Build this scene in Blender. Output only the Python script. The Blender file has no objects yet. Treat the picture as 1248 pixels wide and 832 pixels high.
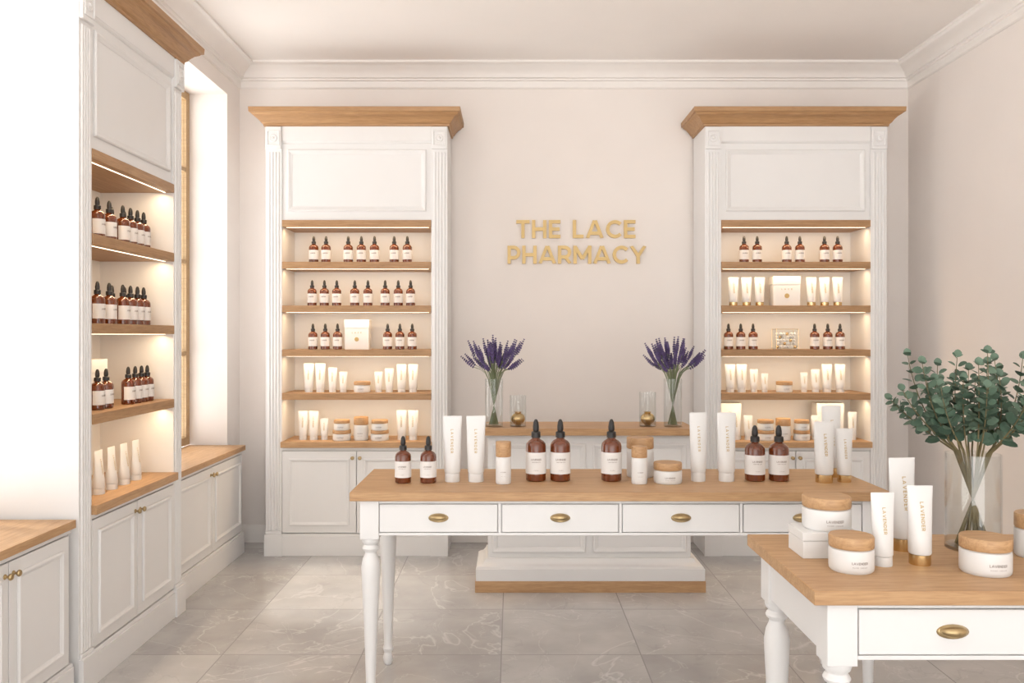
import bpy, bmesh, math, random
from mathutils import Matrix, Vector
random.seed(7)
pi=math.pi
# ------------------------------------------------------------------ materials
def nm(name):
    m=bpy.data.materials.new(name); m.use_nodes=True
    nt=m.node_tree; b=nt.nodes['Principled BSDF']; return m,nt,b
def simple(name,col,rough=.5,metal=0,trans=0,coat=0,noise=0.0,nscale=8,bump=0.0):
    m,nt,b=nm(name)
    b.inputs['Base Color'].default_value=(*col,1); b.inputs['Roughness'].default_value=rough
    b.inputs['Metallic'].default_value=metal
    b.inputs['Transmission Weight'].default_value=trans
    b.inputs['Coat Weight'].default_value=coat
    if noise or bump:
        tc=nt.nodes.new('ShaderNodeTexCoord'); n=nt.nodes.new('ShaderNodeTexNoise')
        n.inputs['Scale'].default_value=nscale; n.inputs['Detail'].default_value=4
        nt.links.new(tc.outputs['Object'],n.inputs['Vector'])
        if noise:
            r=nt.nodes.new('ShaderNodeValToRGB')
            r.color_ramp.elements[0].position=.3; r.color_ramp.elements[1].position=.7
            r.color_ramp.elements[0].color=(*[c*(1-noise) for c in col],1)
            r.color_ramp.elements[1].color=(*[min(1,c*(1+noise)) for c in col],1)
            nt.links.new(n.outputs['Fac'],r.inputs['Fac']); nt.links.new(r.outputs['Color'],b.inputs['Base Color'])
        if bump:
            bp=nt.nodes.new('ShaderNodeBump'); bp.inputs['Strength'].default_value=bump; bp.inputs['Distance'].default_value=.002
            nt.links.new(n.outputs['Fac'],bp.inputs['Height']); nt.links.new(bp.outputs['Normal'],b.inputs['Normal'])
    return m
def wood(name,c1,c2,rough=.45):
    m,nt,b=nm(name)
    tc=nt.nodes.new('ShaderNodeTexCoord'); mp=nt.nodes.new('ShaderNodeMapping')
    mp.inputs['Scale'].default_value=(1.6,22,22)
    nt.links.new(tc.outputs['Object'],mp.inputs['Vector'])
    n=nt.nodes.new('ShaderNodeTexNoise'); n.inputs['Scale'].default_value=2.2; n.inputs['Detail'].default_value=7; n.inputs['Roughness'].default_value=.6; n.inputs['Distortion'].default_value=.6
    nt.links.new(mp.outputs['Vector'],n.inputs['Vector'])
    r=nt.nodes.new('ShaderNodeValToRGB'); e=r.color_ramp.elements
    e[0].position=.3; e[0].color=(*c2,1); e[1].position=.68; e[1].color=(*c1,1)
    nt.links.new(n.outputs['Fac'],r.inputs['Fac'])
    n2=nt.nodes.new('ShaderNodeTexNoise'); n2.inputs['Scale'].default_value=9; n2.inputs['Detail'].default_value=3
    nt.links.new(mp.outputs['Vector'],n2.inputs['Vector'])
    mx=nt.nodes.new('ShaderNodeMix'); mx.data_type='RGBA'; mx.blend_type='MULTIPLY'
    r2=nt.nodes.new('ShaderNodeValToRGB'); r2.color_ramp.elements[0].position=.35; r2.color_ramp.elements[0].color=(.86,.82,.78,1); r2.color_ramp.elements[1].position=.55
    r2.color_ramp.elements[1].color=(1,1,1,1)
    nt.links.new(n2.outputs['Fac'],r2.inputs['Fac'])
    mx.inputs[0].default_value=1
    nt.links.new(r.outputs['Color'],mx.inputs[6]); nt.links.new(r2.outputs['Color'],mx.inputs[7])
    nt.links.new(mx.outputs[2],b.inputs['Base Color']); b.inputs['Roughness'].default_value=rough
    return m
def marble():
    m,nt,b=nm('marble_tile')
    tc=nt.nodes.new('ShaderNodeTexCoord'); L=nt.links
    mp=nt.nodes.new('ShaderNodeMapping'); mp.inputs['Location'].default_value=(.05+.655*10,-4.49+.64*20,0)
    L.new(tc.outputs['Object'],mp.inputs['Vector'])
    br=nt.nodes.new('ShaderNodeTexBrick'); br.offset=0; br.inputs['Scale'].default_value=1
    br.inputs['Brick Width'].default_value=.655; br.inputs['Row Height'].default_value=.64
    br.inputs['Mortar Size'].default_value=.003; br.inputs['Mortar Smooth'].default_value=.1
    br.inputs['Color1'].default_value=(.455,.443,.434,1); br.inputs['Color2'].default_value=(.56,.547,.536,1); br.inputs['Mortar'].default_value=(.27,.25,.235,1)
    L.new(mp.outputs['Vector'],br.inputs['Vector'])
    # per tile offset for the veining
    add=nt.nodes.new('ShaderNodeVectorMath'); add.operation='MULTIPLY_ADD'
    add.inputs[1].default_value=(40,40,40)
    L.new(br.outputs['Color'],add.inputs[0]); L.new(tc.outputs['Object'],add.inputs[2])
    def vein(scale,dist,w,seedz):
        n=nt.nodes.new('ShaderNodeTexNoise'); n.inputs['Scale'].default_value=scale; n.inputs['Detail'].default_value=5; n.inputs['Distortion'].default_value=dist
        o=nt.nodes.new('ShaderNodeVectorMath'); o.operation='ADD'; o.inputs[1].default_value=(seedz,0,seedz)
        L.new(add.outputs[0],o.inputs[0]); L.new(o.outputs[0],n.inputs['Vector'])
        s=nt.nodes.new('ShaderNodeMath'); s.operation='SUBTRACT'; s.inputs[1].default_value=.5; L.new(n.outputs['Fac'],s.inputs[0])
        a=nt.nodes.new('ShaderNodeMath'); a.operation='ABSOLUTE'; L.new(s.outputs[0],a.inputs[0])
        r=nt.nodes.new('ShaderNodeMapRange'); r.inputs['From Min'].default_value=0; r.inputs['From Max'].default_value=w; r.inputs['To Min'].default_value=1; r.inputs['To Max'].default_value=0
        L.new(a.outputs[0],r.inputs['Value']); return r.outputs[0]
    cl=nt.nodes.new('ShaderNodeTexNoise'); cl.inputs['Scale'].default_value=3.5; cl.inputs['Detail'].default_value=6; L.new(add.outputs[0],cl.inputs['Vector'])
    cr=nt.nodes.new('ShaderNodeValToRGB'); cr.color_ramp.elements[0].position=.3; cr.color_ramp.elements[0].color=(.85,.84,.84,1); cr.color_ramp.elements[1].position=.7; cr.color_ramp.elements[1].color=(1.12,1.115,1.11,1)
    L.new(cl.outputs['Fac'],cr.inputs['Fac'])
    m1=nt.nodes.new('ShaderNodeMix'); m1.data_type='RGBA'; m1.blend_type='MULTIPLY'; m1.inputs[0].default_value=1
    L.new(br.outputs['Color'],m1.inputs[6]); L.new(cr.outputs['Color'],m1.inputs[7])
    prev=m1.outputs[2]
    for sc,di,w,sz,amt,vc in ((1.3,.9,.007,3,.48,(.76,.745,.73,1)),(2.6,1.1,.006,11,.28,(.76,.745,.73,1)),(1.9,1.0,.008,23,.18,(.25,.245,.24,1))):
        v=vein(sc,di,w,sz); k=nt.nodes.new('ShaderNodeMath'); k.operation='MULTIPLY'; k.inputs[1].default_value=amt; L.new(v,k.inputs[0])
        mm=nt.nodes.new('ShaderNodeMix'); mm.data_type='RGBA'; L.new(k.outputs[0],mm.inputs[0]); L.new(prev,mm.inputs[6]); mm.inputs[7].default_value=vc; prev=mm.outputs[2]
    gm=nt.nodes.new('ShaderNodeMix'); gm.data_type='RGBA'; L.new(br.outputs['Fac'],gm.inputs[0]); L.new(prev,gm.inputs[6]); gm.inputs[7].default_value=(.34,.33,.32,1)
    L.new(gm.outputs[2],b.inputs['Base Color'])
    b.inputs['Roughness'].default_value=.2
    return m
def thin_glass(name,tint=(1,1,1),strength=1.0):
    m=bpy.data.materials.new(name); m.use_nodes=True; nt=m.node_tree; nt.nodes.clear()
    o=nt.nodes.new('ShaderNodeOutputMaterial'); t=nt.nodes.new('ShaderNodeBsdfTransparent'); t.inputs[0].default_value=(*tint,1)
    g=nt.nodes.new('ShaderNodeBsdfGlossy'); g.inputs['Roughness'].default_value=.02
    f=nt.nodes.new('ShaderNodeLayerWeight'); f.inputs['Blend'].default_value=.5
    p=nt.nodes.new('ShaderNodeMath'); p.operation='POWER'; p.inputs[1].default_value=4
    k=nt.nodes.new('ShaderNodeMath'); k.operation='MULTIPLY_ADD'; k.inputs[1].default_value=.55*strength; k.inputs[2].default_value=.035*strength
    mx=nt.nodes.new('ShaderNodeMixShader')
    nt.links.new(f.outputs['Facing'],p.inputs[0]); nt.links.new(p.outputs[0],k.inputs[0]); nt.links.new(k.outputs[0],mx.inputs[0]); nt.links.new(t.outputs[0],mx.inputs[1]); nt.links.new(g.outputs[0],mx.inputs[2]); nt.links.new(mx.outputs[0],o.inputs[0])
    return m
WALL=simple('wall_plaster',(.83,.77,.727),.85,noise=.012,nscale=3,bump=.05)
CEIL=simple('ceiling_paint',(.92,.88,.845),.9,noise=.01,nscale=3)
TRIM=simple('trim_paint',(.855,.815,.78),.6,noise=.01)
WHITE=simple('white_lacquer',(.80,.787,.775),.38,noise=.01,nscale=4)
OAK=wood('oak',(.58,.36,.185),(.44,.25,.118))
OAKC=wood('oak_crown',(.49,.285,.135),(.37,.20,.088))
OAKD=wood('oak_shelf',(.48,.28,.135),(.36,.20,.09))
BRASS=simple('aged_brass',(.46,.34,.18),.3,metal=1,noise=.15,nscale=40)
GOLD=simple('gold',(.74,.55,.29),.27,metal=1,noise=.05)
SIGN=simple('sign_gold',(.61,.43,.18),.42,metal=.25,noise=.03)
FOIL=simple('gold_print',(.52,.37,.15),.45,metal=.2,noise=.02)
AMBER=simple('amber_glass',(.20,.045,.010),.07,trans=.35,coat=.6,noise=.1,nscale=20)
BLACK=simple('black_rubber',(.018,.015,.014),.4,noise=.1,nscale=30)
LABEL=simple('paper_label',(.79,.77,.75),.6,noise=.01)
INK=simple('label_ink',(.26,.21,.18),.6,noise=.02)
PLAST=simple('white_plastic',(.76,.75,.735),.32,noise=.008)
CARD=simple('white_card',(.77,.76,.745),.6,noise=.01)
GLASS=thin_glass('clear_glass',(.96,.97,.97),1.3)
PANE=thin_glass('window_glass',(1,1,1),.5)
LEAF=simple('eucalyptus_leaf',(.068,.118,.078),.6,noise=.3,nscale=14)
LEAF2=simple('eucalyptus_leaf_pale',(.125,.19,.132),.6,noise=.25,nscale=14)
STEM=simple('plant_stem',(.16,.13,.06),.6,noise=.2,nscale=20)
LAV=simple('lavender_bloom',(.105,.07,.19),.7,noise=.35,nscale=40)
LSTEM=simple('lavender_stem',(.20,.23,.12),.6,noise=.2,nscale=20)
WFR=wood('window_oak',(.50,.34,.18),(.42,.27,.13))
MARB=marble()
LEDM=bpy.data.materials.new('led_diffuser'); LEDM.use_nodes=True
_b=LEDM.node_tree.nodes['Principled BSDF']; _b.inputs['Base Color'].default_value=(1,.9,.75,1); _b.inputs['Emission Color'].default_value=(1,.86,.66,1); _b.inputs['Emission Strength'].default_value=2.0
# ------------------------------------------------------------------ builder
class B:
    def __init__(s): s.v=[];s.f=[];s.fm=[];s.fs=[];s.mats=[];s.M=Matrix()
    def mi(s,m):
        if m not in s.mats: s.mats.append(m)
        return s.mats.index(m)
    def add(s,vs,fs,mat,smooth=False):
        o=len(s.v); k=s.mi(mat)
        s.v+= [tuple(s.M@Vector(p)) for p in vs]
        for f in fs: s.f.append([i+o for i in f]); s.fm.append(k); s.fs.append(smooth)
    def box(s,x0,x1,y0,y1,z0,z1,mat):
        vs=[(x,y,z) for x in(x0,x1) for y in(y0,y1) for z in(z0,z1)]
        s.add(vs,[(0,1,3,2),(4,6,7,5),(0,4,5,1),(2,3,7,6),(0,2,6,4),(1,5,7,3)],mat)
    def lathe(s,prof,mat,c=(0,0,0),n=24,axis='Z',a0=0,a1=2*pi):
        full=abs(a1-a0-2*pi)<1e-6; vs=[];rings=[]
        cnt=n if full else n+1
        for r,z in prof:
            if r<1e-6: rings.append([len(vs)]); pts=[(0,0,z)]
            else:
                rings.append(list(range(len(vs),len(vs)+cnt)))
                pts=[(r*math.cos(a0+(a1-a0)*i/n),r*math.sin(a0+(a1-a0)*i/n),z) for i in range(cnt)]
            vs+=pts
        fs=[]
        for a,b in zip(rings,rings[1:]):
            for i in range(n):
                j=(i+1)%n if full else i+1
                if len(a)==1 and len(b)==1: continue
                if len(a)==1: fs.append((a[0],b[i],b[j]))
                elif len(b)==1: fs.append((a[i],a[j],b[0]))
                else: fs.append((a[i],a[j],b[j],b[i]))
        if axis=='-Y': vs=[(x,-z,y) for x,y,z in vs]
        s.add([(x+c[0],y+c[1],z+c[2]) for x,y,z in vs],fs,mat,True)
    def blob(s,c,rx,ry,rz,mat,n=8,m=5):
        vs=[(c[0],c[1],c[2]-rz)];fs=[]
        for j in range(1,m):
            t=-pi/2+pi*j/m
            for i in range(n):
                a=2*pi*i/n; vs.append((c[0]+rx*math.cos(t)*math.cos(a),c[1]+ry*math.cos(t)*math.sin(a),c[2]+rz*math.sin(t)))
        vs.append((c[0],c[1],c[2]+rz)); T=len(vs)-1
        for i in range(n):
            k=(i+1)%n; fs.append((0,1+k,1+i)); fs.append((T,1+(m-2)*n+i,1+(m-2)*n+k))
            for j in range(m-2): a=1+j*n; fs.append((a+i,a+k,a+n+k,a+n+i))
        s.add(vs,fs,mat,True)
    def sweep(s,path,prof,normal,mat,closed=False,smooth=False):
        P=[Vector(p) for p in path]; N=Vector(normal); n=len(P); rings=[];vs=[]
        for i,p in enumerate(P):
            dirs=[]
            if closed or i>0: dirs.append((p-P[i-1]).normalized())
            if closed or i<n-1: dirs.append((P[(i+1)%n]-p).normalized())
            sd=[d.cross(N).normalized() for d in dirs]
            if len(sd)==2:
                m=(sd[0]+sd[1]).normalized(); m=m/max(.3,m.dot(sd[0]))
            else: m=sd[0]
            rings.append(list(range(len(vs),len(vs)+len(prof))))
            vs+=[tuple(p+m*u+N*v) for u,v in prof]
        fs=[];k=len(prof)
        for i in range(n if closed else n-1):
            a=rings[i];b=rings[(i+1)%n]
            for j in range(k): fs.append((a[j],a[(j+1)%k],b[(j+1)%k],b[j]))
        if not closed: fs.append(rings[0]); fs.append(rings[-1][::-1])
        s.add(vs,fs,mat,smooth)
    def tube(s,path,r,mat,n=5,r1=None):
        P=[Vector(p) for p in path]; vs=[];fs=[]
        for i,p in enumerate(P):
            d=(P[min(i+1,len(P)-1)]-P[max(i-1,0)]).normalized()
            ref=Vector((1,0,0)) if abs(d.x)<.8 else Vector((0,1,0))
            u=(ref-d*ref.dot(d)).normalized(); w=d.cross(u)
            rr=r if r1 is None else r+(r1-r)*i/(len(P)-1)
            vs+=[tuple(p+(u*math.cos(2*pi*k/n)+w*math.sin(2*pi*k/n))*rr) for k in range(n)]
        for i in range(len(P)-1):
            for k in range(n): fs.append((i*n+k,i*n+(k+1)%n,(i+1)*n+(k+1)%n,(i+1)*n+k))
        fs.append(tuple(range(n))[::-1]); fs.append(tuple((len(P)-1)*n+k for k in range(n)))
        s.add(vs,fs,mat,True)
    def done(s,name,loc=(0,0,0),rz=0,bevel=0):
        me=bpy.data.meshes.new(name); me.from_pydata(s.v,[],s.f)
        for m in s.mats: me.materials.append(m)
        for p,k,sm in zip(me.polygons,s.fm,s.fs): p.material_index=k; p.use_smooth=sm
        bm=bmesh.new(); bm.from_mesh(me); bmesh.ops.recalc_face_normals(bm,faces=bm.faces); bm.to_mesh(me); bm.free()
        try: me.set_sharp_from_angle(angle=math.radians(38))
        except Exception: pass
        o=bpy.data.objects.new(name,me); bpy.context.collection.objects.link(o)
        o.location=loc; o.rotation_euler=(0,0,rz)
        if bevel:
            md=o.modifiers.new('bevel','BEVEL'); md.width=bevel; md.segments=2; md.limit_method='ANGLE'; md.angle_limit=math.radians(50)
        return o
# ------------------------------------------------------------------ lettering
def arc(cx,cy,rx,ry,a0,a1,n=14): return [(cx+rx*math.cos(math.radians(a0+(a1-a0)*i/n)),cy+ry*math.sin(math.radians(a0+(a1-a0)*i/n))) for i in range(n+1)]
def glyph(ch,t):
    a=t/2
    def bowl(w,y0,y1):
        r=(y1-y0)/2
        return [(a,y1),(w-a-r,y1)]+arc(w-a-r,(y0+y1)/2,r,r,90,-90)[1:-1]+[(w-a-r,y0),(a,y0)]
    if ch=='T': return .74,[[(0,1-a),(.74,1-a)],[(.37,0),(.37,1-a)]]
    if ch=='H': w=.80; return w,[[(a,0),(a,1)],[(w-a,0),(w-a,1)],[(a,.5),(w-a,.5)]]
    if ch=='E': w=.64; return w,[[(a,0),(a,1)],[(a,1-a),(w,1-a)],[(a,.5),(w-.05,.5)],[(a,a),(w,a)]]
    if ch=='L': w=.60; return w,[[(a,0),(a,1)],[(a,a),(w,a)]]
    if ch=='A': w=.98; return w,[[(a,0),(w/2-.02,1)],[(w-a,0),(w/2+.02,1)],[(.24,.27),(w-.24,.27)]]
    if ch=='V': w=.95; return w,[[(a,1),(w/2,0)],[(w-a,1),(w/2,0)]]
    if ch=='C': w=.86; return w,[arc(.5,.5,.5-a,.5-a,42,318,20)]
    if ch=='P': w=.72; return w,[[(a,0),(a,1)],bowl(w,.33,1-a)]
    if ch=='R': w=.76; return w,[[(a,0),(a,1)],bowl(w-.02,.37,1-a),[(.42,.37),(w-a,0)]]
    if ch=='M': w=1.0; return w,[[(a,0),(a,1)],[(w-a,0),(w-a,1)],[(a,.96),(w/2,.26)],[(w-a,.96),(w/2,.26)]]
    if ch=='N': w=.84; return w,[[(a,0),(a,1)],[(w-a,0),(w-a,1)],[(a,.95),(w-a,.05)]]
    if ch=='Y': w=.92; return w,[[(a,1),(w/2,.42)],[(w-a,1),(w/2,.42)],[(w/2,0),(w/2,.45)]]
    if ch=='D': w=.82; return w,[[(a,0),(a,1)],[(a,1-a),(.32,1-a)]+arc(.32,.5,.5-a,.5-a,90,-90)[1:-1]+[(.32,a),(a,a)]]
    return .42,[]
def text_quads(txt,h,width,t=.19,idx=False):
    """list of quads (u,v) centred on u=0, baseline v=0"""
    gs=[glyph(c,t) for c in txt]; tot=sum(g[0] for g in gs)*h
    sp=(width-tot)/(len(txt)-1); u=-width/2; Q=[]
    for w,st in gs:
        for si,pl in enumerate(st):
            nrm=[]
            for i,p in enumerate(pl):
                d=[]
                if i>0: d.append((p[0]-pl[i-1][0],p[1]-pl[i-1][1]))
                if i<len(pl)-1: d.append((pl[i+1][0]-p[0],pl[i+1][1]-p[1]))
                ns=[Vector((-q[1],q[0])).normalized() for q in d]
                m=ns[0] if len(ns)==1 else (ns[0]+ns[1]).normalized()
                if len(ns)==2: m=m/max(.7,m.dot(ns[0]))
                nrm.append(m)
            for i in range(len(pl)-1):
                p,q=Vector(pl[i]),Vector(pl[i+1]); a=t/2
                pts=[p-nrm[i]*a,q-nrm[i+1]*a,q+nrm[i+1]*a,p+nrm[i]*a]
                qd=[(u+x*h,min(max(y,0),1)*h) for x,y in pts]
                Q.append((qd,si,i==0,i==len(pl)-2) if idx else qd)
        u+=w*h+sp
    return Q
# ------------------------------------------------------------------ products
def bottle(b,x,y,z,h,w,text=False,n=20):
    r=w/2; c=(x,y,z)
    b.lathe([(0,0),(r*.9,0),(r,.015*h),(r,.56*h),(r*.94,.605*h),(r*.75,.645*h),(r*.45,.675*h),(r*.38,.69*h),(r*.38,.72*h)],AMBER,c,n)
    b.lathe([(0,.70*h),(r*.46,.70*h),(r*.46,.785*h),(r*.40,.795*h),(r*.27,.80*h),(r*.31,.83*h),(r*.31,.88*h),(r*.25,.95*h),(r*.13,.99*h),(0,h)],BLACK,c,14)
    R=r*1.02
    b.lathe([(r*.99,.125*h),(R,.125*h),(R,.47*h),(r*.99,.47*h)],LABEL,c,22,a0=-pi/2-1.75,a1=-pi/2+1.75)
    def txt(s,hh,ww,v0,mat,t=.2):
        for q in text_quads(s,hh,ww,t):
            b.add([(x+(R+.0006)*math.sin(u/R),y-(R+.0006)*math.cos(u/R),z+v0+v) for u,v in q],[(0,1,2,3)],mat)
    if text:
        txt('LAVENDER',.0075*h/.25,w*.52,.345*h,INK,.17); txt('HAND AND HAIR',.0038*h/.25,w*.44,.31*h,INK,.14)
        txt('CARE',.0035*h/.25,w*.22,.18*h,INK,.14)
    else:
        txt('LAVENDER',.008,w*.55,.33*h,INK,.16)
def ctube(b,x,y,z,h,w,cap=None,text=True,n=16,rot=0):
    S=b.M.copy(); b.M=b.M@Matrix.Translation((x,y,z))@Matrix.Rotation(rot,4,'Z')
    cap=cap or PLAST; r=w*.42; ch=.13*h
    b.lathe([(0,0),(r*.93,0),(r*.95,.003),(r*.93,ch),(r*.5,ch+.001)],cap,(0,0,0),n)
    ks=[0,.02,.25,.5,.75,.96,1.0]; vs=[];fs=[]
    def ell(k):
        a=r+(w/2-r)*k; bb=r*(1-k)**.8 if k<1 else .0
        return a,max(bb*1.0,.0016)
    for k in ks:
        a,bb=ell(k if k<.96 else 1)
        if k==0: a*=.93;bb*=.93
        vs+=[(a*math.cos(2*pi*i/n),bb*math.sin(2*pi*i/n),ch+.001+(h-ch-.001)*k) for i in range(n)]
    for j in range(len(ks)-1):
        for i in range(n): fs.append((j*n+i,j*n+(i+1)%n,(j+1)*n+(i+1)%n,(j+1)*n+i))
    fs.append(tuple(range(n))); fs.append(tuple((len(ks)-1)*n+i for i in range(n)))
    b.add(vs,fs,PLAST,True)
    if text:
        hh=w*.14
        for q in text_quads('LAVENDER',hh,h*.36,.18):
            pts=[]
            for u,v in q:
                zz=h*.62-u; k=(zz-ch)/(h-ch); kk=max(0,min(1,k))
                lo=max(t for t in ks if t<=kk+1e-9); hi=min([t for t in ks if t>lo] or [1]); 
                ea=ell(lo if lo<.96 else 1); eb=ell(hi if hi<.96 else 1); f=(kk-lo)/(hi-lo) if hi>lo else 0
                bb=ea[1]+(eb[1]-ea[1])*f; aa=ea[0]+(eb[0]-ea[0])*f
                xx=v-hh/2
                yy=-bb*math.sqrt(max(0,1-(xx/aa)**2))
                pts.append((xx,yy-.0009,zz))
            b.add(pts,[(0,1,2,3)],FOIL)
    b.M=S
def jar(b,x,y,z,d,h,text=True,body=None,lidf=.34,n=28):
    r=d/2; c=(x,y,z); body=body or PLAST; hb=h*(1-lidf)
    b.lathe([(0,0),(r*.93,0),(r*.985,.004),(r,.012 if hb>.03 else hb*.3),(r,hb*.85),(r*.985,hb*.95),(r*.9,hb),(r*.9,hb+.003)],body,c,n)
    b.lathe([(0,hb+.001),(r*.98,hb+.001),(r*1.0,hb+.004),(r*1.0,h-.004),(r*.97,h),(0,h)],OAK,c,n)
    if text:
        for s,hh,ww,v0,m,t in (('LAVENDER',d*.054,d*.37,hb*.44,INK,.16),('HAND CREAM',d*.026,d*.33,hb*.29,INK,.14)):
            R=r+.0008
            for q in text_quads(s,hh,ww,t):
                b.add([(x+R*math.sin(u/R),y-R*math.cos(u/R),z+v0+v) for u,v in q],[(0,1,2,3)],m)
def gift(b,x,y,z,w,h,d):
    b.box(x-w/2,x+w/2,y-d/2,y+d/2,z,z+h*.72,CARD)
    b.box(x-w/2-.002,x+w/2+.002,y-d/2-.002,y+d/2+.002,z+h*.722,z+h,CARD)
    b.lathe([(0,.002),(w*.09,.002),(w*.09,.004),(0,.004)],FOIL,(x,y-d/2,z+h*.34),14,axis='-Y')
    for q in text_quads('LACE',h*.05,w*.4,.2): b.add([(x+u,y-d/2-.0008,z+h*.54+v) for u,v in q],[(0,1,2,3)],FOIL)
def knob(b,x,y,z):
    b.lathe([(0,0),(.010,0),(.010,.003),(.005,.005),(.0045,.013),(.011,.018),(.013,.023),(.010,.028),(0,.030)],BRASS,(x,y,z),14,axis='-Y')
def pull(b,x,y,z):
    vs=[];n=20
    b.M=b.M@Matrix.Translation((x,y,z))
    for k,(s1,dy) in enumerate(((1,0),(1,-.003),(.86,-.005))):
        vs+=[(.040*s1*math.cos(2*pi*i/n),dy,.018*s1*math.sin(2*pi*i/n)) for i in range(n)]
    fs=[(j*n+i,j*n+(i+1)%n,(j+1)*n+(i+1)%n,(j+1)*n+i) for j in range(2) for i in range(n)]
    fs.append(tuple(range(2*n,3*n))); b.add(vs,fs,BRASS,True)
    vs=[];rows=6;fs=[]
    for j in range(rows+1):
        t=(pi*.72)*j/rows-.22*pi
        for i in range(n+1):
            a=pi*i/n
            rr=math.sin(a); vs.append((-.034*math.cos(a),-.004-.021*rr*math.cos(t),.003+.015*rr*math.sin(t)))
    for j in range(rows):
        for i in range(n): fs.append((j*(n+1)+i,j*(n+1)+i+1,(j+1)*(n+1)+i+1,(j+1)*(n+1)+i))
    b.add(vs,fs,BRASS,True)
    b.M=b.M@Matrix.Translation((-x,-y,-z))
# ------------------------------------------------------------------ cabinets
BEAD=[(0,0),(0,.006),(.004,.011),(.011,.011),(.015,.006),(.020,.004),(.024,0)]
def frame(b,x0,x1,z0,z1,y,mat=WHITE,prof=BEAD):
    b.sweep([(x0,y,z1),(x1,y,z1),(x1,y,z0),(x0,y,z0)],prof,(0,-1,0),mat,closed=True)
def doors(b,x0,x1,z0,z1,n,y):
    w=(x1-x0)/n
    for i in range(n):
        a=x0+i*w+.003; c=x0+(i+1)*w-.003
        b.box(a,c,y,y+.018,z0,z1,WHITE)
        frame(b,a+.045,c-.045,z0+.05,z1-.05,y)
        kx=(c-.022) if i%2==0 else (a+.022)
        knob(b,kx,y,z1-.045)
CROWN=[(-.03,0),(.012,0),(.014,.014),(.024,.020),(.034,.036),(.052,.056),(.074,.070),(.078,.078),(.090,.080),(.092,.112),(-.03,.112)]
def tall_cabinet(b,W,D,H,shelves,counter,pw=.11):
    h=W/2; xi=h-pw
    for s in(-1,1):
        x0,x1=sorted((s*h,s*xi))
        b.box(x0,x1,0,D,0,H,WHITE)
        xc=(x0+x1)/2
        b.box(x0-.006,x1+.006,-.022,.0,0,.15,WHITE)
        b.box(x0+.002,x1-.002,-.016,0,H-.155,H-.005,WHITE)
        frame(b,x0+.012,x1-.012,H-.135,H-.03,-.016,prof=[(0,0),(0,.005),(.006,.007),(.010,0)])
        b.lathe([(.028,0),(.028,.004),(.022,.007),(.018,.003),(.010,.004),(.006,.010),(0,.011)],WHITE,(xc,-.016,H-.083),16,axis='-Y')
        n=4; ww=pw-.026
        for i in range(n):
            cx=xc-ww/2+ww*(i+.5)/n; r=ww/n*.40
            vs=[];m=6
            for z in(.17,H-.175):
                vs+=[(cx-r*math.cos(pi*k/m),-r*.85*math.sin(pi*k/m),z) for k in range(m+1)]
            fs=[(k,k+1,m+2+k,m+1+k) for k in range(m)]+[tuple(range(m+1)),tuple(range(m+1,2*m+2))]
            b.add(vs,fs,WHITE,True)
        b.box(x0+.003,x1-.003,-.010,0,.15,.168,WHITE)
    top=shelves[0]
    b.box(-xi,xi,D-.02,D,0,H,WHITE)
    b.box(-xi,xi,.012,D-.02,top,H,WHITE)
    b.box(-xi,xi,-.004,.012,H-.10,H,WHITE)
    b.sweep([(-xi,.012,H-.10),(xi,.012,H-.10)],[(0,0),(.014,0),(.012,-.006),(.004,-.012),(0,-.014)],(0,0,1),WHITE)
    frame(b,-xi+.035,xi-.035,top+.06,H-.155,.012,prof=[(0,0),(0,.008),(.006,.014),(.014,.012),(.02,.006),(.030,.003),(.034,0)])
    for i,z in enumerate(shelves):
        b.box(-xi+.001,xi-.001,-.004,D-.02,z-.045,z,OAKD)
        b.box(-xi+.02,xi-.02,.034,.042,z-.048,z-.0449,LEDM)
    b.box(-xi-.004,xi+.004,-.024,D-.02,counter-.04,counter,OAK)
    b.box(-xi,xi,.018,D-.02,.0,counter-.04,WHITE)
    b.box(-xi,xi,0,.018,counter-.06,counter-.04,WHITE)
    doors(b,-xi,xi,.155,counter-.065,2,-.002)
    b.box(-xi,xi,-.012,.018,0,.13,WHITE)
    b.box(-xi,xi,-.006,.018,.13,.148,WHITE)
    b.sweep([(-h,D,H),(-h,0,H),(h,0,H),(h,D,H)],CROWN,(0,0,1),OAKC)
    b.box(-h+.02,h-.02,.02,D-.002,H,H+.108,OAKC)
def led(loc,sx,rz,power):
    l=bpy.data.lights.new('shelf_led_strip','AREA'); l.shape='RECTANGLE'; l.size=sx; l.size_y=.014; l.energy=power; l.color=(1,.74,.45)
    o=bpy.data.objects.new('shelf_led_strip',l); bpy.context.collection.objects.link(o)
    o.location=loc; o.rotation_euler=(math.radians(12),0,rz)
    return o
def low_cabinet(b,W,D,top,n,rear):
    h=W/2
    b.box(-h,h,.018,D,0,top-.035,WHITE)
    b.box(-h,h,0,.018,top-.055,top-.035,WHITE)
    b.box(-h,h,-.02,D+rear,top-.034,top,OAK)
    doors(b,-h+.02,h-.02,.155,top-.06,n,-.002)
    b.box(-h,h,-.012,.018,0,.135,WHITE); b.box(-h,h,-.006,.018,.135,.15,WHITE)
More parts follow.
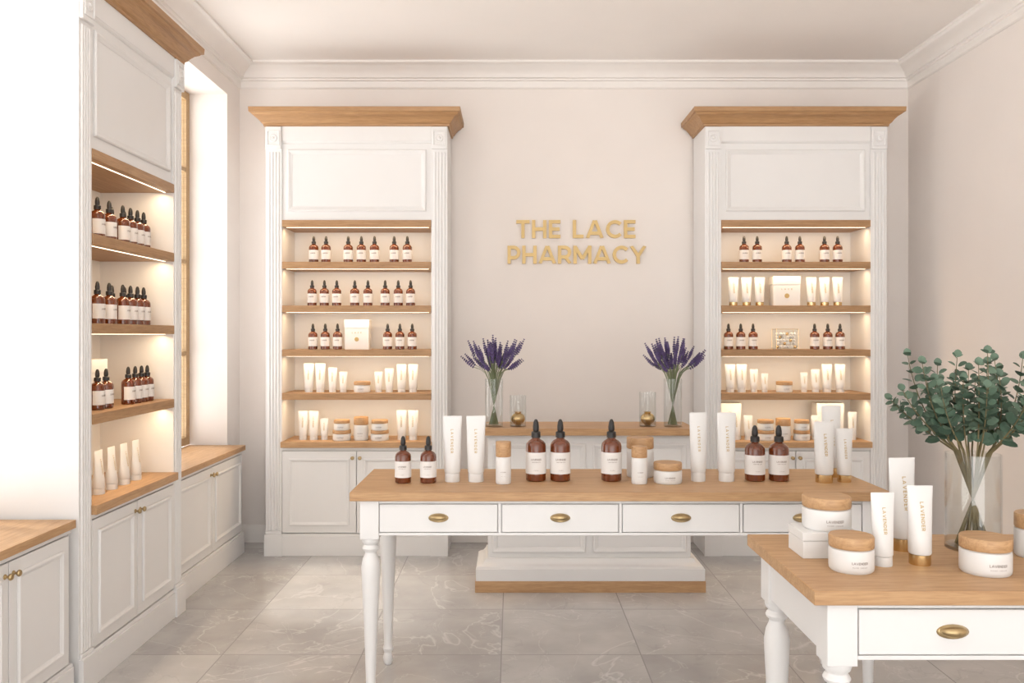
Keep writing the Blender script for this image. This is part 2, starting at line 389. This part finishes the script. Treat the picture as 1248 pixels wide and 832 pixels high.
# ------------------------------------------------------------------ room shell
XL,XR,YB,ZC,YF=-1.975,2.874,5.95,3.45,-2.4
b=B(); b.box(-2.4,XR+.15,YF,YB+.15,-.1,0,MARB); b.done('floor')
b=B(); b.box(-2.4,XR+.15,YF,YB+.15,ZC,ZC+.1,CEIL); b.done('ceiling')
b=B(); b.box(-2.4,XR+.15,YB,YB+.15,0,ZC,WALL); b.done('wall_back')
b=B(); b.box(XR,XR+.15,YF,YB,0,ZC,WALL); b.done('wall_right')
b=B(); XO=-2.275
b.box(XO,XL,YF,.92,0,ZC,WALL)
b.box(XO,XL,.92,3.39,0,.70,WALL)
b.box(XO,-2.222,3.39,4.49,0,3.17,WALL)
b.box(XO,XL,4.49,5.69,0,.70,WALL)
b.box(XO,XL,.92,5.69,3.17,ZC,WALL)
b.box(XO,XL,5.69,YB,0,ZC,WALL)
b.done('wall_left')
b=B()
prof=[(0,0),(.135,0),(.135,-.016),(.120,-.022),(.112,-.034),(.090,-.046),(.062,-.062),(.044,-.084),(.040,-.096),(.028,-.100),(.026,-.112),(.014,-.116),(.014,-.160),(.006,-.168),(0,-.168)]
b.sweep([(XL,YF,ZC),(XL,YB,ZC),(XR,YB,ZC),(XR,YF,ZC)],prof,(0,0,1),TRIM)
b.done('trim_1')
bp=[(0,0),(.016,0),(.016,.10),(.011,.108),(.008,.122),(0,.126)]
b=B(); b.sweep([(XL,YB,0),(XR-.0165,YB,0)],bp,(0,0,1),TRIM); b.done('baseboard_back')
b=B(); b.sweep([(XR,YB,0),(XR,YF,0)],bp,(0,0,1),TRIM); b.done('baseboard_right')
b=B(); b.sweep([(XL,5.70,0),(XL,YB-.017,0)],bp,(0,0,1),TRIM); b.done('baseboard_left')
def window(name,y0,y1,z0,z1,nv):
    b=B(); x0,x1=-2.272,-2.236; t=.055
    b.box(x0,x1,y0,y0+t,z0,z1,WFR); b.box(x0,x1,y1-t,y1,z0,z1,WFR)
    b.box(x0,x1,y0+t,y1-t,z0,z0+t,WFR); b.box(x0,x1,y0+t,y1-t,z1-t,z1,WFR)
    for i in range(1,nv):
        yc=y0+(y1-y0)*i/nv; b.box(x0+.004,x1-.004,yc-.014,yc+.014,z0+t,z1-t,WFR)
    for z in (1.37,2.0,2.63): b.box(x0+.005,x1-.002,y0+t*.6,y1-t*.6,z-.014,z+.014,WFR)
    b.box(-2.256,-2.252,y0+t,y1-t,z0+t,z1-t,PANE)
    b.done(name)
window('window_1',4.56,5.688,.742,3.168,3)
window('window_2',.925,3.32,.742,3.168,5)
# ------------------------------------------------------------------ furniture
SH=[2.281,1.997,1.70,1.40,1.104]; CT=.775
CXL,CXR,FY=-1.057,1.930,5.58
for cx in (CXL,CXR):
    b=B(); tall_cabinet(b,1.236,.35,2.917,SH,CT); b.done('display_cabinet',(cx,FY,0),0,.002)
    for z in SH: led((cx,FY+.050,z-.052),.96,0,1.8)
SL=[2.30,1.935,1.55,1.16]; CL=.77
b=B(); tall_cabinet(b,1.06,.41,2.975,SL,CL,pw=.105); b.done('display_cabinet',(-1.80,3.94,0),pi/2,.002)
for z in SL: led((-1.852,3.94,z-.052),.80,pi/2,1.8)
b=B(); low_cabinet(b,1.17,.112,.74,2,.26); b.done('window_seat_cabinet',(-1.86,5.083,0),pi/2,.002)
b=B(); low_cabinet(b,2.455,.158,.74,6,.26); b.done('window_seat_cabinet',(-1.815,2.152,0),pi/2,.002)
# island
b=B()
b.box(-.60,.60,.06,.36,.17,.912,WHITE)
b.box(-.625,.625,.0,.40,.912,.952,OAK)
b.box(-.61,.61,.045,.375,.895,.912,WHITE)
b.box(-.672,.672,-.015,.40,0,.066,OAK)
b.box(-.668,.668,-.012,.397,.066,.135,WHITE)
b.sweep([(-.60,.36,.135),(-.60,.06,.135),(.60,.06,.135),(.60,.36,.135)],[(0,0),(.066,0),(.060,.012),(.035,.02),(.022,.035),(.015,.05),(0,.052)],(0,0,1),WHITE)
for s in(-1,1):
    x0,x1=sorted((s*.02,s*.575)); frame(b,x0,x1,.215,.86,.06,prof=[(0,0),(0,.008),(.006,.014),(.014,.012),(.02,.006),(.030,.003),(.034,0)])
b.done('display_counter',(.457,4.79,0),0,.002)
# tables
LEGP=[(.0,.0),(.016,0),(.020,.012),(.024,.03),(.020,.045),(.017,.055),(.022,.065),(.025,.075),(.021,.085),(.019,.10),(.024,.25),(.031,.42),(.037,.54),(.038,.575),(.033,.605),(.024,.625),(.022,.635),(.031,.642),(.034,.65),(.030,.658),(.024,.664),(.033,.672),(.036,.682),(.036,.692),(0,.693)]
def table(name,L,loc):
    b=B(); D=.57; h=L/2; d=D/2
    b.box(-h,h,-d,d,.845,.88,OAK)
    lx=h-.075; ly=d-.055
    for sx in(-1,1):
        for sy in(-1,1):
            cx,cy=sx*lx,sy*ly
            b.box(cx-.0375,cx+.0375,cy-.0375,cy+.0375,.69,.845,WHITE)
            b.lathe(LEGP,WHITE,(cx,cy,0),24)
    x0=-lx+.0375; x1=-x0
    yf=-ly-.0375
    b.box(x0,x1,yf+.016,yf+.034,.705,.845,WHITE)
    b.box(x0,x1,yf+.003,yf+.016,.832,.845,WHITE); b.box(x0,x1,yf+.003,yf+.016,.705,.716,WHITE)
    b.box(x0,x1,-yf-.034,-yf-.005,.705,.845,WHITE)
    for s in(-1,1):
        a,c=sorted((s*(lx+.03),s*(lx+.005))); b.box(a,c,-ly+.0375,ly-.0375,.705,.845,WHITE)
    w=(x1-x0)/4
    for i in range(4):
        a=x0+i*w; 
        if i: b.box(a-.006,a+.006,yf+.003,yf+.016,.716,.832,WHITE)
        l=a+(.003 if i==0 else .009); r=a+w-(.003 if i==3 else .009)
        b.box(l,r,yf+.001,yf+.016,.719,.829,WHITE)
        pull(b,(l+r)/2,yf+.001,.776)
    return b.done(name,loc,0,.0022)
table('display_table',2.14,(.43,3.515,0))
table('display_table',2.10,(1.782,2.27,0))
# ------------------------------------------------------------------ shelf stock
def stock(name,origin,rz,items):
    b=B()
    for k,x,y,z,h,w in items:
        if k=='b': bottle(b,x,y,z,h,w,n=16)
        elif k=='t': ctube(b,x,y,z,h,w,text=True,n=12)
        elif k=='g': ctube(b,x,y,z,h,w,cap=GOLD,text=True,n=12)
        elif k=='j': jar(b,x,y,z,w,h,n=20)
        elif k=='x': gift(b,x,y,z,w,h,.10)
    b.done(name,origin,rz)
P=.00568
def row(kind,pxs,c,z,h,w,y=.10): return [(kind,(p-c)*P,y,z,h,w) for p in pxs]
c=434.5; O=(CXL,FY,0)
stock('dropper_bottles',O,0,row('b',[379,394,421,437,453,477,493],c,SH[1],.188,.066))
stock('dropper_bottles',O,0,row('b',[377,392,407,429,445,466,482,497],c,SH[2],.180,.064))
stock('dropper_bottles',O,0,row('b',[378,393,408,469,484,499],c,SH[3],.180,.064))
stock('gift_box',O,0,[('x',(432-c)*P,.13,SH[3],.205,.165)])
def tl(lst,z,c,kind='t'): return [(kind,(p-c)*P,.10,z,h*P,w*P) for p,h,w in lst]
stock('cream_tubes',O,0,tl([(373,35,12.5),(387,35,12.5),(402,30,11),(415,25,10),(458,25,10),(471,29,11),(486,34,12),(500,34,12)],SH[4],c))
stock('cream_jar',O,0,[('j',(438-c)*P,.10,SH[4],.075,.115)])
stock('cream_tubes',O,0,tl([(366,35,12),(379,35,12),(392,26,10),(486,36,12.5),(500,36,12.5)],CT,c))
stock('cream_jars',O,0,[('j',(414-c)*P,.08,CT,.07,.125),('j',(414-c)*P,.08,CT+.0705,.07,.11),('j',(437-c)*P,.09,CT,.16,.10),('j',(460-c)*P,.08,CT,.07,.125),('j',(460-c)*P,.08,CT+.0705,.07,.115)])
c=970; O=(CXR,FY,0)
stock('dropper_bottles',O,0,row('b',[913,929,965,981,1011,1027],c,SH[1],.188,.066))
stock('cream_tubes',O,0,tl([(p,35,12.5) for p in (900,916,932,995,1011,1027)],SH[2],c,'g'))
stock('gift_box',O,0,[('x',(964-c)*P,.13,SH[2],.205,.185)])
stock('dropper_bottles',O,0,row('b',[894,909,924,999,1015,1030],c,SH[3],.180,.064))
stock('cream_tubes',O,0,tl([(896,34,12.5),(910,34,12.5),(925,28,10),(938,23,9),(986,24,9),(1000,28,10.5),(1014,34,12.5),(1030,34,12.5)],SH[4],c))
stock('cream_jar',O,0,[('j',(962-c)*P,.10,SH[4],.075,.11)])
stock('gift_box',O,0,[('x',(898-c)*P,.19,CT,.25,.15)])
stock('gift_box',O,0,[('x',(1021-c)*P,.19,CT,.25,.185)])
stock('cream_tubes',O,0,tl([(888,36,12),(903,36,12),(918,30,11),(1000,30,11),(1045,34,11)],CT,c))
stock('cream_jars',O,0,[('j',(938-c)*P,.08,CT,.07,.12),('j',(938-c)*P,.08,CT+.0705,.07,.11),('j',(960-c)*P,.09,CT,.15,.10),('j',(982-c)*P,.08,CT,.07,.11),('j',(982-c)*P,.08,CT+.0705,.07,.10)])
# clear glass trinket box filled with pearls, thin gold edges
b=B(); x,y,z=(963-970)*P,.10,SH[3]
w,hh,dd=.15,.14,.10
b.box(x-w/2,x+w/2,y-dd/2,y+dd/2,z,z+.005,GLASS)
b.box(x-w/2+.001,x+w/2-.001,y-dd/2+.001,y+dd/2-.001,z+.005,z+hh,GLASS)
for i in range(6):
    for j in range(5):
        b.blob((x-w/2+.016+i*(w-.032)/5+random.uniform(-.003,.003),y+random.uniform(-.03,.0),z+.018+j*.022),.011,.011,.011,GOLD if (i*2+j)%5==0 else PLAST)
for sx in(-1,1):
    for sy in(-1,1): b.tube([(x+sx*w/2,y+sy*dd/2,z),(x+sx*w/2,y+sy*dd/2,z+hh)],.0015,GOLD)
    b.tube([(x+sx*w/2,y-dd/2,z+hh),(x+sx*w/2,y+dd/2,z+hh)],.0015,GOLD); b.tube([(x-w/2,y+sx*dd/2,z+hh),(x+w/2,y+sx*dd/2,z+hh)],.0015,GOLD)
b.done('trinket_box',O)
# left cabinet stock (local x runs along the wall)
O=(-1.80,3.94,0)
xs=[-.20,-.09,.045,.125,.20,.27]
for z in SL[1:3]: stock('dropper_bottles',O,pi/2,[('b',x,.09,z,.195,.066) for x in xs]+[('b',x,.17,z,.195,.066) for x in (-.235,-.13,.10,.23)])
stock('dropper_bottles',O,pi/2,[('b',x,.085,SL[3],.185,.064) for x in (-.21,-.13,.09,.165,.235,.30)])
stock('gift_box',O,pi/2,[('x',-.10,.20,SL[3],.225,.22)])
stock('cream_tubes',O,pi/2,[('t',x,.10,CL,.20,.072) for x in (-.17,-.05,.075,.20)])
# ------------------------------------------------------------------ table products
T=.88
def bt(x,y,h,w,z=T): 
    b=B(); bottle(b,0,0,0,h,w,True,28); b.done('dropper_bottle',(x,y,z))
def tb(x,y,h,w,cap=None,rot=0): 
    b=B(); ctube(b,0,0,0,h,w,cap,True,24); b.done('cream_tube',(x,y,T),rot)
def jr(x,y,d,h,z=T,lidf=.34,name='cream_jar',rot=0,body=None):
    b=B(); jar(b,0,0,0,d,h,True,body,lidf,32); b.done(name,(x,y,z),rot)
bt(-.458,3.45,.196,.068); bt(-.352,3.45,.196,.068)
tb(-.253,3.48,.277,.080); tb(-.153,3.48,.277,.082)
jr(-.036,3.43,.064,.175,lidf=.36,name='cream_bottle')
bt(.102,3.50,.262,.086); bt(.206,3.50,.262,.086); bt(.424,3.50,.262,.086)
jr(.562,3.60,.118,.172,lidf=.28)
jr(.532,3.43,.066,.155,lidf=.30,name='cream_bottle')
jr(.655,3.45,.118,.086,lidf=.36)
tb(.792,3.49,.290,.076); tb(.912,3.49,.290,.082)
bt(1.036,3.50,.236,.084); bt(1.138,3.50,.236,.084)
tb(1.316,3.46,.255,.088,GOLD); tb(1.405,3.47,.225,.070,GOLD); tb(1.40,3.60,.31,.085,GOLD)
b=B(); b.box(-.078,.078,-.06,.06,0,.048,CARD); b.box(-.0795,.0795,-.0615,.0615,.049,.072,CARD); b.done('product_carton',(.885,2.335,T),0,.0015)
jr(.895,2.335,.133,.092,T+.072)
jr(.898,2.172,.114,.092)
tb(1.000,2.215,.195,.064); tb(1.128,2.375,.265,.080,GOLD,.1); tb(1.106,2.225,.212,.070,GOLD)
jr(1.240,2.150,.124,.094)
jr(1.475,2.30,.118,.12)
# ------------------------------------------------------------------ vases
def vase(r,h):
    b=B(); t=.003
    b.lathe([(0,0),(r,0),(r,h),(r-t,h),(r-t,.010),(0,.010)],GLASS,(0,0,0),36)
    return b
def lav_vase(loc,seed):
    random.seed(seed)
    r,h=.054,.285; b=vase(r,h)
    for i in range(60):
        a=random.uniform(0,2*pi); e=random.uniform(.05,1)**.75
        p0=Vector((-math.cos(a)*.03*e,-math.sin(a)*.03*e,.012)); p1=Vector((math.cos(a)*.042*e,math.sin(a)*.042*e,h))
        L=random.uniform(.07,.10)
        H=random.uniform(.35,.455)-.02*e
        p2=Vector((math.cos(a)*.145*e,math.sin(a)*.10*e,H)); mid=p1+(p1-p0)*.2
        pts=[p0,p0.lerp(p1,.5),p1]+[((1-t)**2)*p1+2*t*(1-t)*mid+t*t*p2 for t in(.35,.7,1)]
        b.tube(pts,.0017,LSTEM,4)
        d=((p2-mid).normalized()+Vector((0,0,.65))).normalized()
        b.tube([p2,p2+d*L],.0014,LSTEM,3)
        for k in range(8):
            c=p2+d*(L*k/7); rr=.0105*(1-abs(k-2.5)/8.5)
            for q in range(4):
                an=q*pi/2+k*.8; u=d.orthogonal().normalized(); w=d.cross(u)
                c2=c+(u*math.cos(an)+w*math.sin(an))*rr*.6
                b.blob(c2,rr*.5,rr*.5,rr*.72,LAV,5,4)
    b.done('lavender_vase',loc)
lav_vase((-.108,4.93,.952),3); lav_vase((.966,4.93,.952),5)
def votive(x,h,r):
    b=B(); b.lathe([(0,0),(r,0),(r,h),(r-.003,h),(r-.003,.006),(0,.006)],GLASS,(0,0,0),28)
    prof=[(0.0,.007),(.018,.007)]+[(.043*math.cos(t),.046+.036*math.sin(t)) for t in [(-60+i*16)*pi/180 for i in range(9)]]
    prof+=[(.020,.083),(.024,.087),(.018,.087),(0,.08)]
    b.lathe(prof,GOLD,(0,0,0),28); b.done('candle_holder',(x,4.93,.952))
votive(.036,.185,.049); votive(.815,.205,.050)
# eucalyptus
random.seed(21)
r,h=.074,.276; b=vase(r,h)
def leaf(b,p,d,nrm,s,mat):
    d=d.normalized(); sd=d.cross(nrm).normalized(); n2=sd.cross(d)
    pts=[p]
    for k,(u,v) in enumerate(((.25,.62),(.75,.98),(1.3,.92),(1.75,.55),(1.98,0),(1.75,-.55),(1.3,-.92),(.75,-.98),(.25,-.62))):
        pts.append(p+d*u*s+sd*v*s*.95+n2*abs(v)*s*.22)
    m=p+d*s; pts.append(m)
    n=len(pts)-1
    b.add([tuple(q) for q in pts],[(n,i,(i+1)%n) for i in range(n)],mat,True)
ends=[]
for i in range(28):
    a=2*pi*i/28*5.0+random.uniform(-.3,.3); e=.25+.75*((i*.618)%1)
    ends.append((a,e,random.uniform(.48,.575)-.15*max(0,e-.5)*random.random()))
for a,e,H in ends:
    ca,sa=math.cos(a),math.sin(a)
    p0=Vector((-ca*.045,-sa*.045,.012)); p1=Vector((ca*.048,sa*.048,h+.005))
    p2=Vector((ca*.235*e,sa*.19*e,H)); mid=Vector((ca*(.048+.13*e),sa*(.048+.10*e),h+.09))
    out=[((1-t)**2)*p1+2*t*(1-t)*mid+t*t*p2 for t in [k/14 for k in range(15)]]
    b.tube([p0,p0.lerp(p1,.5)]+out,.0030,STEM,5,.0010)
    for k in range(3,15):
        if k<6 and random.random()<.5: continue
        p=out[k]; d=(out[min(k+1,14)]-out[k-1]).normalized()
        u=d.orthogonal().normalized(); w=d.cross(u)
        an0=k*1.57+random.uniform(-.5,.5)
        for q in (0,pi):
            an=an0+q; o=(u*math.cos(an)+w*math.sin(an))
            dr=(o*1.0+d*.55).normalized()
            s=random.uniform(.0135,.0195)*(1-.35*(k/14)**3)
            nr=(d*.8-o*.3+Vector((random.uniform(-.5,.5),random.uniform(-.9,.1),random.uniform(-.4,.4))))
            leaf(b,p+o*.004,dr,nr,s,LEAF if random.random()<.6 else LEAF2)
    leaf(b,out[-1],d,u,.012,LEAF2)
b.done('eucalyptus_vase',(1.34,2.385,T))
# ------------------------------------------------------------------ sign
b=B()
for s,w,base,cx in (('THE LACE',.862,2.200,.462),('PHARMACY',1.005,2.015,.470)):
    for q,si,first,last in text_quads(s,.130,w,.185,idx=True):
        yf=5.930-.0006*si
        vs=[(cx+u,5.9495,base+v) for u,v in q]+[(cx+u,yf,base+v) for u,v in q]
        fs=[(4,5,6,7),(0,1,5,4),(2,3,7,6)]
        if last: fs.append((1,2,6,5))
        if first: fs.append((3,0,4,7))
        b.add(vs,fs,SIGN)
b.done('wall_sign_lettering')
# ------------------------------------------------------------------ light
w=bpy.data.worlds.new('World'); bpy.context.scene.world=w; w.use_nodes=True
nt=w.node_tree; bg=nt.nodes['Background']; bg.inputs[1].default_value=1.0
tc=nt.nodes.new('ShaderNodeTexCoord'); sx=nt.nodes.new('ShaderNodeSeparateXYZ'); rp=nt.nodes.new('ShaderNodeMapRange')
rp.inputs['From Min'].default_value=-.15; rp.inputs['From Max'].default_value=.15
mx=nt.nodes.new('ShaderNodeMix'); mx.data_type='RGBA'
mx.inputs[6].default_value=(5.0,4.96,4.88,1)      # lower half of world brightened, added fill to lift the ceiling
mx.inputs[7].default_value=(2.08,2.11,2.13,1)     # bright hazy sky
nt.links.new(tc.outputs['Generated'],sx.inputs[0]); nt.links.new(sx.outputs['Z'],rp.inputs['Value']); nt.links.new(rp.outputs[0],mx.inputs[0]); nt.links.new(mx.outputs[2],bg.inputs[0])
s=bpy.data.lights.new('sun','SUN'); s.energy=1.9; s.angle=math.radians(7); s.color=(1,.96,.90)
so=bpy.data.objects.new('sun',s); bpy.context.collection.objects.link(so)
so.rotation_euler=Vector((.52,-.14,-.85)).to_track_quat('-Z','Y').to_euler(); so.location=(-6,-2,8)
# ------------------------------------------------------------------ camera
cd=bpy.data.cameras.new('camera'); co=bpy.data.objects.new('camera',cd); bpy.context.collection.objects.link(co)
cd.sensor_width=36; cd.lens=36*1000/1248; cd.shift_y=-8/1248; cd.clip_start=.05
co.location=(0,0,1.5); co.rotation_euler=(pi/2,0,0)
sc=bpy.context.scene; sc.camera=co
sc.view_settings.view_transform='Standard'; sc.view_settings.look='None'; sc.view_settings.exposure=0
